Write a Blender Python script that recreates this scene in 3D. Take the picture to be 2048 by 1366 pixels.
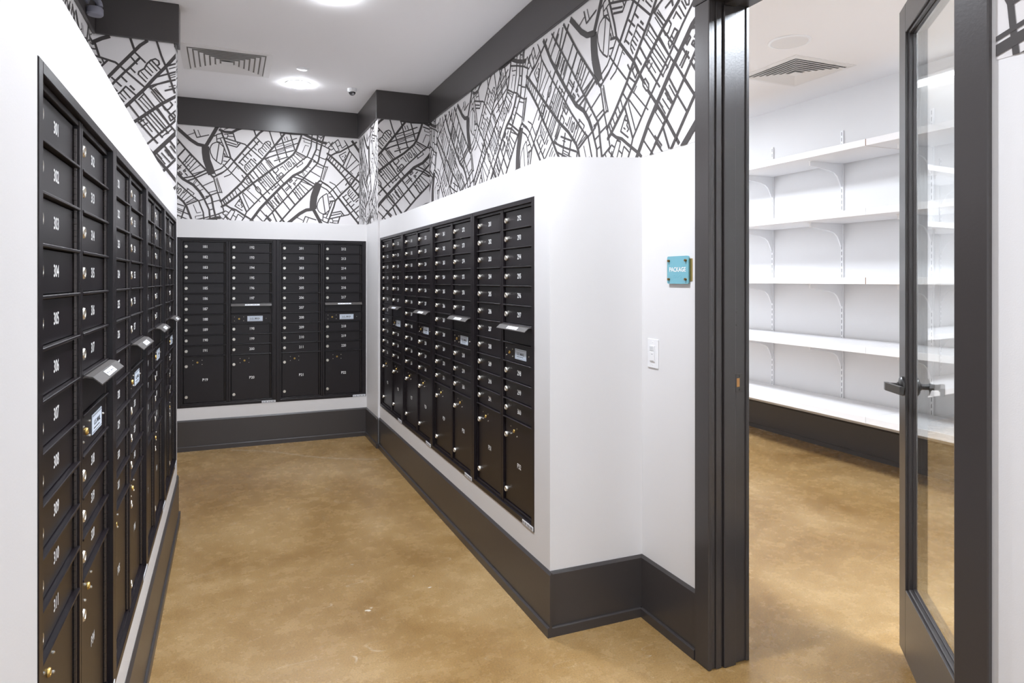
import bpy, bmesh, math, random
from mathutils import Vector, Matrix

for o in list(bpy.data.objects):
    bpy.data.objects.remove(o)
S = bpy.context.scene
COL = S.collection
PI = math.pi

# ------------------------------------------------------------------ camera
F, TH, CY, H = 1346.5, 0.4001, 559.36, 1.4514      # focal length (px), heading, horizon row, eye height
cam = bpy.data.cameras.new('camera')
cam.sensor_width = 36.0
cam.lens = F / 2048 * 36.0
cam.shift_y = (CY - 683.0) / 2048.0
cam.clip_start = 0.02
camo = bpy.data.objects.new('camera', cam)
camo.location = (0, 0, H)
camo.rotation_euler = (PI / 2, 0, -TH)
COL.objects.link(camo)
S.camera = camo

# ------------------------------------------------------------------ world, view, lamp powers
w = bpy.data.worlds.new('world'); S.world = w; w.use_nodes = True
w.node_tree.nodes['Background'].inputs[0].default_value = (0.80, 0.89, 1.0, 1)
w.node_tree.nodes['Background'].inputs[1].default_value = 2.0
S.view_settings.view_transform = 'Standard'
S.view_settings.look = 'None'
S.view_settings.gamma = 1.0
S.view_settings.use_curve_mapping = False
S.view_settings.exposure = 0.48
DOWNLIGHT_W = 22.0
DOWNLIGHT_SPREAD = 2.62
PANEL_W = 115.0
STRIP_W = 1.5
LAMP_COL = (0.87, 0.915, 1.0)

# ------------------------------------------------------------------ dimensions (metres)
XL, XR, XW, YB = -0.279, 1.2136, 1.658, 6.313       # mailbox wall faces and door wall
ZB, ZT = 0.365, 1.810                               # mailbox opening
UW, UH = 0.7907, 1.445                              # one cabinet
YR0, YR1 = 2.6235, 5.7863
YL0, YL1 = 1.2838, 4.4466
XB0, XB1 = -0.3897, 1.1917
YE = 2.471                                          # near end of right bulkhead
BT = 1.965                                          # bulkhead tops
CE, CR, HB = 3.085, 3.055, 2.84                     # ceilings, header underside
YBK = 6.70                                          # papered back wall
XLW = -0.709                                        # papered left wall
YS, XS = 4.462, -0.282                              # left column front / side
YS2 = 4.575
YC, XC = 5.80, 1.197                                # right column front / side
XSH = 4.79                                          # shelf wall
PT = 1.818                                          # package-room side of the door wall

# ------------------------------------------------------------------ materials
def mat(name, col, rough=0.5, metal=0.0, bump=0.0, bscale=200.0, var=0.0, vscale=3.0, coat=0.0, spec=0.5):
    m = bpy.data.materials.new(name); m.use_nodes = True
    n = m.node_tree.nodes; l = m.node_tree.links
    b = n['Principled BSDF']
    b.inputs['Base Color'].default_value = (*col, 1)
    b.inputs['Roughness'].default_value = rough
    b.inputs['Metallic'].default_value = metal
    b.inputs['Coat Weight'].default_value = coat
    b.inputs['Specular IOR Level'].default_value = spec
    tc = n.new('ShaderNodeTexCoord')
    if var:
        t = n.new('ShaderNodeTexNoise'); t.inputs['Scale'].default_value = vscale; t.inputs['Detail'].default_value = 4
        r = n.new('ShaderNodeMapRange'); r.inputs['To Min'].default_value = 1 - var; r.inputs['To Max'].default_value = 1 + var
        mx = n.new('ShaderNodeMix'); mx.data_type = 'RGBA'; mx.blend_type = 'MULTIPLY'; mx.inputs['Factor'].default_value = 1
        l.new(tc.outputs['Object'], t.inputs['Vector']); l.new(t.outputs['Fac'], r.inputs['Value'])
        mx.inputs[6].default_value = (*col, 1); l.new(r.outputs['Result'], mx.inputs[7])
        l.new(mx.outputs[2], b.inputs['Base Color'])
    if bump:
        t = n.new('ShaderNodeTexNoise'); t.inputs['Scale'].default_value = bscale; t.inputs['Detail'].default_value = 3
        bp = n.new('ShaderNodeBump'); bp.inputs['Strength'].default_value = bump; bp.inputs['Distance'].default_value = 0.002
        l.new(tc.outputs['Object'], t.inputs['Vector']); l.new(t.outputs['Fac'], bp.inputs['Height'])
        l.new(bp.outputs['Normal'], b.inputs['Normal'])
    return m

def emit(name, col, strength):
    m = bpy.data.materials.new(name); m.use_nodes = True
    b = m.node_tree.nodes['Principled BSDF']
    b.inputs['Base Color'].default_value = (0.9, 0.9, 0.9, 1)
    b.inputs['Emission Color'].default_value = (*col, 1)
    b.inputs['Emission Strength'].default_value = strength
    return m

M = dict(
    wall=mat('white_wall_paint', (0.755, 0.745, 0.745), 0.55, bump=0.08, bscale=260, var=0.02),
    ceil=mat('ceiling_paint', (0.86, 0.845, 0.85), 0.8, bump=0.05, bscale=200),
    paper=mat('wallpaper_ground', (0.72, 0.695, 0.69), 0.7, var=0.02),
    ink=mat('wallpaper_ink', (0.052, 0.045, 0.043), 0.65),
    red=mat('wallpaper_red_ink', (0.35, 0.03, 0.03), 0.65),
    trim=mat('charcoal_trim_paint', (0.050, 0.044, 0.043), 0.32, bump=0.10, bscale=120, var=0.06),
    box=mat('dark_bronze_powder_coat', (0.0092, 0.0062, 0.0080), 0.31, bump=0.18, bscale=900, var=0.08, vscale=8, spec=0.42),
    boxd=mat('mailbox_interior_black', (0.010, 0.008, 0.009), 0.5),
    hinge=mat('hinge_steel_dark', (0.07, 0.062, 0.06), 0.3, 0.6),
    hood=mat('bronze_hood_coat', (0.070, 0.062, 0.057), 0.42, bump=0.25, bscale=700),
    steel=mat('nickel_lock', (0.66, 0.63, 0.57), 0.33, 1.0),
    brass=mat('brass_lock', (0.50, 0.34, 0.11), 0.4, 1.0),
    white=mat('white_number_ink', (0.86, 0.86, 0.86), 0.6),
    black=mat('black_print', (0.015, 0.015, 0.017), 0.5),
    grey=mat('grey_print', (0.25, 0.25, 0.27), 0.5),
    plate=mat('mail_plate_silver', (0.74, 0.83, 0.95), 0.4),
    sticker=mat('paper_sticker', (0.82, 0.84, 0.88), 0.5),
    shelf=mat('white_melamine', (0.83, 0.82, 0.83), 0.35),
    smetal=mat('white_enamel_steel', (0.84, 0.835, 0.845), 0.35),
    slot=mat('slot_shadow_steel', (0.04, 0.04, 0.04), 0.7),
    raw=mat('raw_particle_board', (0.28, 0.13, 0.045), 0.8, bump=0.3, bscale=500),
    plastic=mat('white_plastic', (0.83, 0.83, 0.84), 0.35),
    sensor=mat('sensor_window_grey', (0.62, 0.63, 0.64), 0.25),
    dome=mat('camera_dome_black', (0.02, 0.02, 0.022), 0.12, coat=0.5),
    dgrey=mat('grey_camera_shell', (0.20, 0.20, 0.24), 0.35),
    satin=mat('satin_dark_nickel', (0.05, 0.047, 0.046), 0.28, 0.5),
    strike=mat('strike_plate_steel', (0.07, 0.064, 0.06), 0.35, 0.5),
    woodhole=mat('strike_hole_wood', (0.42, 0.20, 0.06), 0.7),
    teal=mat('teal_acrylic', (0.16, 0.43, 0.52), 0.18, coat=0.4),
    gold=mat('gold_metal_plate', (0.50, 0.36, 0.12), 0.35, 0.8),
    bolt=mat('bronze_bolt', (0.20, 0.11, 0.03), 0.3, 0.8),
    fleck=mat('pale_floor_fleck', (0.60, 0.53, 0.43), 0.6),
    ltrim=mat('light_ring_white', (0.85, 0.85, 0.85), 0.5),
    lens=emit('lit_lamp_lens', (0.90, 0.94, 1.0), 95.0),
    tube=emit('lit_tube', (0.95, 0.97, 1.0), 1.7),
    panel=emit('lit_panel', (0.95, 0.97, 1.0), 4.0),
    louvre=mat('diffuser_louvre', (0.76, 0.74, 0.73), 0.5),
    dark=mat('duct_dark', (0.42, 0.41, 0.40), 0.9),
)

def glass_mat():
    m = bpy.data.materials.new('clear_door_glass'); m.use_nodes = True
    b = m.node_tree.nodes['Principled BSDF']
    b.inputs['Base Color'].default_value = (0.93, 0.955, 0.94, 1)
    b.inputs['Transmission Weight'].default_value = 1.0
    b.inputs['Roughness'].default_value = 0.0
    b.inputs['IOR'].default_value = 1.45
    return m
M['glass'] = glass_mat()

def floor_mat():
    m = bpy.data.materials.new('polished_tan_concrete'); m.use_nodes = True
    n = m.node_tree.nodes; l = m.node_tree.links; b = n['Principled BSDF']
    tc = n.new('ShaderNodeTexCoord')
    def noise(scale, detail, rough=0.55, dist=0.0):
        t = n.new('ShaderNodeTexNoise'); t.inputs['Scale'].default_value = scale
        t.inputs['Detail'].default_value = detail; t.inputs['Roughness'].default_value = rough
        t.inputs['Distortion'].default_value = dist
        l.new(tc.outputs['Object'], t.inputs['Vector']); return t
    big = noise(1.1, 6, 0.6, 0.6); mid = noise(9, 6, 0.7); fine = noise(150, 4, 0.85)
    r1 = n.new('ShaderNodeValToRGB')
    e = r1.color_ramp.elements
    e[0].position = 0.30; e[0].color = (0.205, 0.112, 0.033, 1)
    e[1].position = 0.72; e[1].color = (0.405, 0.270, 0.125, 1)
    k = e.new(0.5); k.color = (0.300, 0.183, 0.070, 1)
    add = n.new('ShaderNodeMath'); add.operation = 'MULTIPLY_ADD'; add.inputs[1].default_value = 0.35; add.inputs[2].default_value = -0.175
    l.new(mid.outputs['Fac'], add.inputs[0])
    s = n.new('ShaderNodeMath'); s.operation = 'ADD'; l.new(big.outputs['Fac'], s.inputs[0]); l.new(add.outputs[0], s.inputs[1])
    l.new(s.outputs[0], r1.inputs['Fac'])
    r2 = n.new('ShaderNodeMapRange'); r2.inputs['From Min'].default_value = 0.25; r2.inputs['From Max'].default_value = 0.75
    r2.inputs['To Min'].default_value = 0.45; r2.inputs['To Max'].default_value = 1.62
    l.new(fine.outputs['Fac'], r2.inputs['Value'])
    mx = n.new('ShaderNodeMix'); mx.data_type = 'RGBA'; mx.blend_type = 'MULTIPLY'; mx.inputs['Factor'].default_value = 1
    l.new(r1.outputs['Color'], mx.inputs[6]); l.new(r2.outputs['Result'], mx.inputs[7])
    # pale flecks of aggregate
    vo = n.new('ShaderNodeTexVoronoi'); vo.inputs['Scale'].default_value = 34
    l.new(tc.outputs['Object'], vo.inputs['Vector'])
    patch = noise(1.7, 3, 0.5)
    th = n.new('ShaderNodeMapRange'); th.inputs['From Min'].default_value = 0.52; th.inputs['From Max'].default_value = 0.72
    th.inputs['To Min'].default_value = 0.0; th.inputs['To Max'].default_value = 0.13
    l.new(patch.outputs['Fac'], th.inputs['Value'])
    lt = n.new('ShaderNodeMath'); lt.operation = 'LESS_THAN'
    l.new(vo.outputs['Distance'], lt.inputs[0]); l.new(th.outputs['Result'], lt.inputs[1])
    fl = n.new('ShaderNodeMath'); fl.operation = 'MULTIPLY'; fl.inputs[1].default_value = 0.45
    l.new(lt.outputs[0], fl.inputs[0])
    mx2 = n.new('ShaderNodeMix'); mx2.data_type = 'RGBA'
    l.new(fl.outputs[0], mx2.inputs['Factor']); l.new(mx.outputs[2], mx2.inputs[6])
    mx2.inputs[7].default_value = (0.62, 0.50, 0.36, 1)
    # fine pale scratches: thin bands of a stretched, distorted noise
    mp = n.new('ShaderNodeMapping'); mp.inputs['Rotation'].default_value = (0, 0, 0.7); mp.inputs['Scale'].default_value = (0.5, 2.4, 1)
    l.new(tc.outputs['Object'], mp.inputs['Vector'])
    sc = n.new('ShaderNodeTexNoise'); sc.inputs['Scale'].default_value = 1.6; sc.inputs['Detail'].default_value = 1.5; sc.inputs['Distortion'].default_value = 0.4
    l.new(mp.outputs[0], sc.inputs['Vector'])
    ab = n.new('ShaderNodeMath'); ab.operation = 'PINGPONG'; ab.inputs[1].default_value = 0.045; l.new(sc.outputs['Fac'], ab.inputs[0])
    l2 = n.new('ShaderNodeMath'); l2.operation = 'LESS_THAN'; l2.inputs[1].default_value = 0.0007; l.new(ab.outputs[0], l2.inputs[0])
    mk = noise(4.3, 2, 0.5); mk2 = n.new('ShaderNodeMapRange'); mk2.inputs['From Min'].default_value = 0.52; mk2.inputs['From Max'].default_value = 0.66; mk2.inputs['To Max'].default_value = 0.55
    l.new(mk.outputs['Fac'], mk2.inputs['Value'])
    m3 = n.new('ShaderNodeMath'); m3.operation = 'MULTIPLY'; l.new(l2.outputs[0], m3.inputs[0]); l.new(mk2.outputs['Result'], m3.inputs[1])
    mx3 = n.new('ShaderNodeMix'); mx3.data_type = 'RGBA'; l.new(m3.outputs[0], mx3.inputs['Factor']); l.new(mx2.outputs[2], mx3.inputs[6]); mx3.inputs[7].default_value = (0.68, 0.58, 0.44, 1)
    l.new(mx3.outputs[2], b.inputs['Base Color'])
    rr = n.new('ShaderNodeMapRange'); rr.inputs['To Min'].default_value = 0.15; rr.inputs['To Max'].default_value = 0.38
    l.new(mid.outputs['Fac'], rr.inputs['Value']); l.new(rr.outputs['Result'], b.inputs['Roughness'])
    bp = n.new('ShaderNodeBump'); bp.inputs['Strength'].default_value = 0.18; bp.inputs['Distance'].default_value = 0.002
    l.new(fine.outputs['Fac'], bp.inputs['Height']); l.new(bp.outputs['Normal'], b.inputs['Normal'])
    return m
M['floor'] = floor_mat()

# ------------------------------------------------------------------ mesh helpers
class MB:
    def __init__(s): s.v = []; s.f = []
    def add(s, vs, fs):
        o = len(s.v); s.v += [tuple(p) for p in vs]; s.f += [tuple(i + o for i in f) for f in fs]; return s
    def box(s, x0, x1, y0, y1, z0, z1):
        vs = [(x, y, z) for z in (z0, z1) for y in (y0, y1) for x in (x0, x1)]
        return s.add(vs, [(0, 2, 3, 1), (4, 5, 7, 6), (0, 1, 5, 4), (1, 3, 7, 5), (3, 2, 6, 7), (2, 0, 4, 6)])
    def bbox(s, x0, x1, y0, y1, z0, z1, b=0.002):      # box with chamfered edges
        bm = bmesh.new(); bmesh.ops.create_cube(bm, size=1)
        for v in bm.verts:
            v.co = Vector(((x0 + x1) / 2 + v.co.x * (x1 - x0), (y0 + y1) / 2 + v.co.y * (y1 - y0), (z0 + z1) / 2 + v.co.z * (z1 - z0)))
        bmesh.ops.bevel(bm, geom=list(bm.edges), offset=b, segments=1, affect='EDGES')
        bm.verts.index_update()
        s.add([v.co[:] for v in bm.verts], [[v.index for v in f.verts] for f in bm.faces]); bm.free(); return s
    def prism(s, poly, axis, a0, a1):                  # closed 2-D outline swept along an axis
        n = len(poly); vs = []
        for a in (a0, a1):
            for p, q in poly:
                vs.append({'x': (a, p, q), 'y': (p, a, q), 'z': (p, q, a)}[axis])
        fs = [tuple(range(n))[::-1], tuple(range(n, 2 * n))]
        fs += [(i, (i + 1) % n, n + (i + 1) % n, n + i) for i in range(n)]
        return s.add(vs, fs)
    def cyl(s, c, axis, r0, r1, d, n=20):              # from c along axis by d, radius r0 -> r1
        ax = Vector(axis).normalized(); u = ax.orthogonal().normalized(); v = ax.cross(u)
        c = Vector(c); vs = []
        for k, r in ((0, r0), (1, r1)):
            for i in range(n):
                a = 2 * PI * i / n
                vs.append(c + ax * d * k + (u * math.cos(a) + v * math.sin(a)) * r)
        fs = [tuple(range(n))[::-1], tuple(range(n, 2 * n))] + [(i, (i + 1) % n, n + (i + 1) % n, n + i) for i in range(n)]
        return s.add(vs, fs)
    def lathe(s, c, axis, prof, n=32):                 # prof: (radius, offset along axis)
        ax = Vector(axis).normalized(); u = ax.orthogonal().normalized(); v = ax.cross(u); c = Vector(c); vs = []
        for r, d in prof:
            for i in range(n):
                a = 2 * PI * i / n
                vs.append(c + ax * d + (u * math.cos(a) + v * math.sin(a)) * r)
        fs = [(k * n + i, k * n + (i + 1) % n, (k + 1) * n + (i + 1) % n, (k + 1) * n + i) for k in range(len(prof) - 1) for i in range(n)]
        if prof[0][0] > 1e-5: fs.append(tuple(range(n))[::-1])
        if prof[-1][0] > 1e-5: fs.append(tuple(range((len(prof) - 1) * n, len(prof) * n)))
        return s.add(vs, fs)
    def mesh(s, name, m, smooth=False):
        me = bpy.data.meshes.new(name); me.from_pydata(s.v, [], s.f); me.validate()
        bm = bmesh.new(); bm.from_mesh(me); bmesh.ops.recalc_face_normals(bm, faces=bm.faces); bm.to_mesh(me); bm.free()
        me.materials.append(M[m])
        if smooth:
            for p in me.polygons: p.use_smooth = True
            me.set_sharp_from_angle(angle=math.radians(35))
        return me
    def obj(s, name, m, parent=None, smooth=False):
        return link(name, s.mesh(name, m, smooth), parent)

def link(name, me, parent=None, loc=None):
    o = bpy.data.objects.new(name, me); COL.objects.link(o)
    if parent is not None: o.parent = parent
    if loc is not None: o.location = loc
    return o
def tag(o, label, cat=None, group=None):
    o['label'] = label
    if cat: o['category'] = cat
    if group: o['group'] = group
    return o
def thing(name, label, cat, loc=(0, 0, 0), rz=0, group=None):
    o = bpy.data.objects.new(name, None); COL.objects.link(o)
    o.empty_display_size = 0.1
    o.location = loc; o.rotation_euler = (0, 0, rz)
    return tag(o, label, cat, group)
def struct(name, mb, m, label=None):
    o = mb.obj(name, m); o['kind'] = 'structure'
    if label: o['label'] = label
    return o

# ------------------------------------------------------------------ text glyphs
GL = {}
def make_glyphs(strings):
    tmp = []
    for t in strings:
        c = bpy.data.curves.new('glyph', 'FONT'); c.body = t; c.size = 1.0; c.offset = 0.02; c.resolution_u = 3
        c.align_x = 'CENTER'; c.align_y = 'CENTER'
        o = bpy.data.objects.new('glyph', c); COL.objects.link(o); tmp.append((t, o))
    bpy.context.view_layer.update()
    dg = bpy.context.evaluated_depsgraph_get()
    for t, o in tmp:
        me = o.evaluated_get(dg).to_mesh()
        vs = [v.co.copy() for v in me.vertices]; fs = [tuple(p.vertices) for p in me.polygons]
        x0 = min(v.x for v in vs); x1 = max(v.x for v in vs); y0 = min(v.y for v in vs); y1 = max(v.y for v in vs)
        GL[t] = ([((v.x - (x0 + x1) / 2) / (y1 - y0), (v.y - (y0 + y1) / 2) / (y1 - y0)) for v in vs], fs, (x1 - x0) / (y1 - y0))
        o.evaluated_get(dg).to_mesh_clear()
    for t, o in tmp:
        c = o.data; bpy.data.objects.remove(o); bpy.data.curves.remove(c)
make_glyphs(list('0123456789P') + ['U.S. MAIL', 'PACKAGE'])

def number_mesh(txt, h=0.0235, pitch=0.0143, sx=0.88):
    """white numerals in the local x-z plane facing -y"""
    mb = MB(); x = -(len(txt) - 1) * pitch / 2
    for ch in txt:
        vs, fs, _ = GL[ch]
        mb.add([(x + a * h * sx, 0, b * h) for a, b in vs], fs); x += pitch
    me = bpy.data.meshes.new('number'); me.from_pydata(mb.v, [], mb.f); me.materials.append(M['white'])
    return me
def word_mesh(txt, h, wid, m):
    vs, fs, asp = GL[txt]; k = wid / (h * asp)
    me = bpy.data.meshes.new('lettering'); me.from_pydata([(a * h * k, 0, b * h) for a, b in vs], [], fs); me.materials.append(M[m])
    return me

# ================================================================== the setting
fl = struct('floor', MB().box(-1.2, 5.0, -4.2, 9.0, -0.12, 0.0), 'floor', 'polished tan concrete floor')
struct('ceiling', MB().box(-1.2, XW + 0.08, -4.2, 7.0, CE, 3.3), 'ceil', 'white corridor ceiling')
struct('ceiling_package_room', MB().box(XW + 0.08, 5.0, -1.2, 9.0, CR, 3.3), 'ceil', 'white package room ceiling')

OY0, OY1, OZ = 1.076, 2.038, 2.51                    # rough door opening
mb = MB()
mb.box(XW, PT, -4.0, OY0, 0, CR).box(XW, PT, OY1, 9.0, 0, CR).box(XW, PT, OY0, OY1, OZ, CR)
wall_right = struct('wall_right', mb, 'wall', 'white wall with the glazed door opening')
wall_left = struct('wall_left', MB().box(-0.9, XLW, -4.0, YBK, 0, CE), 'wall', 'left wall behind the mailbox ledge')
wall_back = struct('wall_back', MB().box(-0.9, XW, YBK, 6.9, 0, CE), 'wall', 'papered wall at the end of the corridor')
struct('wall_front', MB().box(-0.9, -0.22, -4.2, -4.0, 0, CE).box(1.55, XW, -4.2, -4.0, 0, CE).box(-0.22, 1.55, -4.2, -4.0, 2.75, CE).box(-0.22, 1.55, -4.2, -4.0, 0, 0.12), 'wall', 'white wall behind the viewer with a daylight opening')
col_r = struct('wall_column_right', MB().box(XC, XW, YC, YBK, 0, CE), 'wall', 'papered corner column beside the back mailboxes')
col_l = struct('wall_column_left', MB().box(XLW, XS, YS, YS2, 0, CE), 'wall', 'papered column at the far end of the left mailboxes')
struct('wall_package_right', MB().box(XSH, 4.95, -1.0, 8.8, 0, CR), 'wall', 'white wall behind the package shelves')
struct('wall_package_back', MB().box(PT, 4.95, 8.8, 9.0, 0, CR), 'wall', 'far white wall of the package room')
struct('wall_package_front', MB().box(PT, 4.95, -1.2, -1.0, 0, CR), 'wall', 'near white wall of the package room')

# hairline crack and pale flecks on the floor
def floor_pt(u, v):
    sn, cs = math.sin(TH), math.cos(TH); r = (u - 1024) / F; t_ = H * F / (v - CY)
    return Vector(((sn + r * cs) * t_, (cs - r * sn) * t_, 0.0003))
cr = [floor_pt(*p) for p in ((462, 900), (520, 902), (560, 905), (610, 912), (650, 915.5), (700, 918), (757, 918.5))]
mb = MB()
for a, b in zip(cr[:-1], cr[1:]):
    n_ = Vector((-(b - a).y, (b - a).x, 0)).normalized() * 0.003
    mb.add([a - n_, b - n_, b + n_, a + n_], [(0, 1, 2, 3)])
mb.obj('hairline_crack', 'fleck', fl)
random.seed(4)
for u, v, r in ((736, 1221, 0.016), (742, 1216, 0.008), (859, 1175, 0.010), (704, 1129, 0.008), (827, 1152, 0.005), (758, 1202, 0.004), (577, 1018, 0.008)):
    c_ = floor_pt(u, v); k_ = 9
    MB().add([c_ + Vector((math.cos(i * 2 * PI / k_) * r * random.uniform(.5, 1.2), math.sin(i * 2 * PI / k_) * r * .6 * random.uniform(.4, 1.2), 0)) for i in range(k_)], [tuple(range(k_))]).obj('paint_fleck', 'fleck', fl)

# bulkheads that hold the mailboxes: openings left for the cabinets, solid core behind
D = 0.075
mb = MB()
mb.prism([(XR, 0), (XW, 0), (XW, ZB), (XR, ZB)], 'y', YE, YC)
mb.prism([(XR, ZT), (XW, ZT), (XW, BT + 0.017), (XR, BT - 0.012)], 'y', YE, YC)
mb.box(XR, XW, YE, YR0, ZB, ZT).box(XR, XW, YR1, YC, ZB, ZT).box(XR + D, XW, YR0, YR1, ZB, ZT)
wr_low = struct('wall_right_lower', mb, 'wall', 'white built-out wall holding the right mailboxes')
mb = MB()
mb.box(XLW, XL, -4.0, YS, 0, ZB).box(XLW, XL, -4.0, YS, ZT, BT)
mb.box(XLW, XL, -4.0, YL0, ZB, ZT).box(XLW, XL, YL1, YS, ZB, ZT).box(XLW, XL - D, YL0, YL1, ZB, ZT)
wl_low = struct('wall_left_lower', mb, 'wall', 'white built-out wall holding the left mailboxes')
mb = MB()
mb.box(XLW, XC, YB, YBK, 0, ZB).box(XLW, XC, YB, YBK, ZT, BT)
mb.box(XLW, XB0, YB, YBK, ZB, ZT).box(XB1, XC, YB, YBK, ZB, ZT).box(XB0, XB1, YB + D, YBK, ZB, ZT)
wb_low = struct('wall_back_lower', mb, 'wall', 'white built-out wall holding the back mailboxes')

# dark header band under the ceiling
hd = 0.018
hdr = [('trim_1', (XW - hd, XW, -4.0, YC - hd, HB, CE), 'dark header band along the right wall'),
       ('trim_2', (XC - hd, XW, YC - hd, YC, HB, CE), 'dark header band across the corner column'),
       ('trim_3', (XC - hd, XC, YC, YBK - hd, HB, CE), 'dark header band on the column side'),
       ('trim_4', (XLW, XC, YBK - hd, YBK, HB, CE), 'dark header band on the back wall'),
       ('trim_5', (XLW + hd, XS + hd, YS - hd, YS, HB + 0.012, CE), 'dark header band on the left column'),
       ('trim_6', (XS, XS + hd, YS, YS2, HB + 0.012, CE), 'dark header band round the left column'),
       ('trim_7', (XLW, XLW + hd, -4.0, YS, HB + 0.012, CE), 'dark header band along the left wall')]
for nme, b, lab in hdr:
    struct(nme, MB().bbox(*b, b=0.003), 'trim', lab)

# baseboards: board with chamfered top and a shoe strip
BBT, SH = 0.010, 0.010
def base_profile(sgn):      # (offset from wall, z)
    return [(0, 0), (sgn * (BBT + SH), 0), (sgn * (BBT + SH), 0.036), (sgn * (BBT + SH - 0.003), 0.040), (sgn * BBT, 0.040),
            (sgn * BBT, 0.250), (sgn * 0.002, 0.262), (0, 0.262)]
def base(name, axis, at, sgn, a0, a1, label):
    pr = [(at + p, z) for p, z in base_profile(sgn)]
    return struct(name, MB().prism(pr, axis, a0, a1), 'trim', label)
e = BBT + SH
base('baseboard_right', 'y', XR, -1, YE - e, YC - 0.001, 'charcoal baseboard below the right mailboxes')
base('baseboard_right_end', 'x', YE, -1, XR, XW, 'charcoal baseboard round the end of the right mailbox wall')
base('baseboard_door_side', 'y', XW, -1, 2.094, YE - 0.001, 'charcoal baseboard beside the door casing')
base('baseboard_near', 'y', XW, -1, -4.0, 1.016, 'charcoal baseboard on the near side of the door')
base('baseboard_column_right', 'y', XC, -1, YC - e, YB - 0.001, 'charcoal baseboard on the corner column')
base('baseboard_column_end', 'x', YC, -1, XC, XR - e, 'charcoal baseboard return on the corner column')
base('baseboard_back', 'x', YB, -1, XLW, XC, 'charcoal baseboard below the back mailboxes')
base('baseboard_left', 'y', XL, 1, -4.0, YS, 'charcoal baseboard below the left mailboxes')
base('baseboard_column_left', 'y', XS, 1, YS, YS2, 'charcoal baseboard on the left column')
base('baseboard_package', 'y', XSH, -1, -1.0, 8.8, 'charcoal baseboard below the package shelves')

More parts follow.
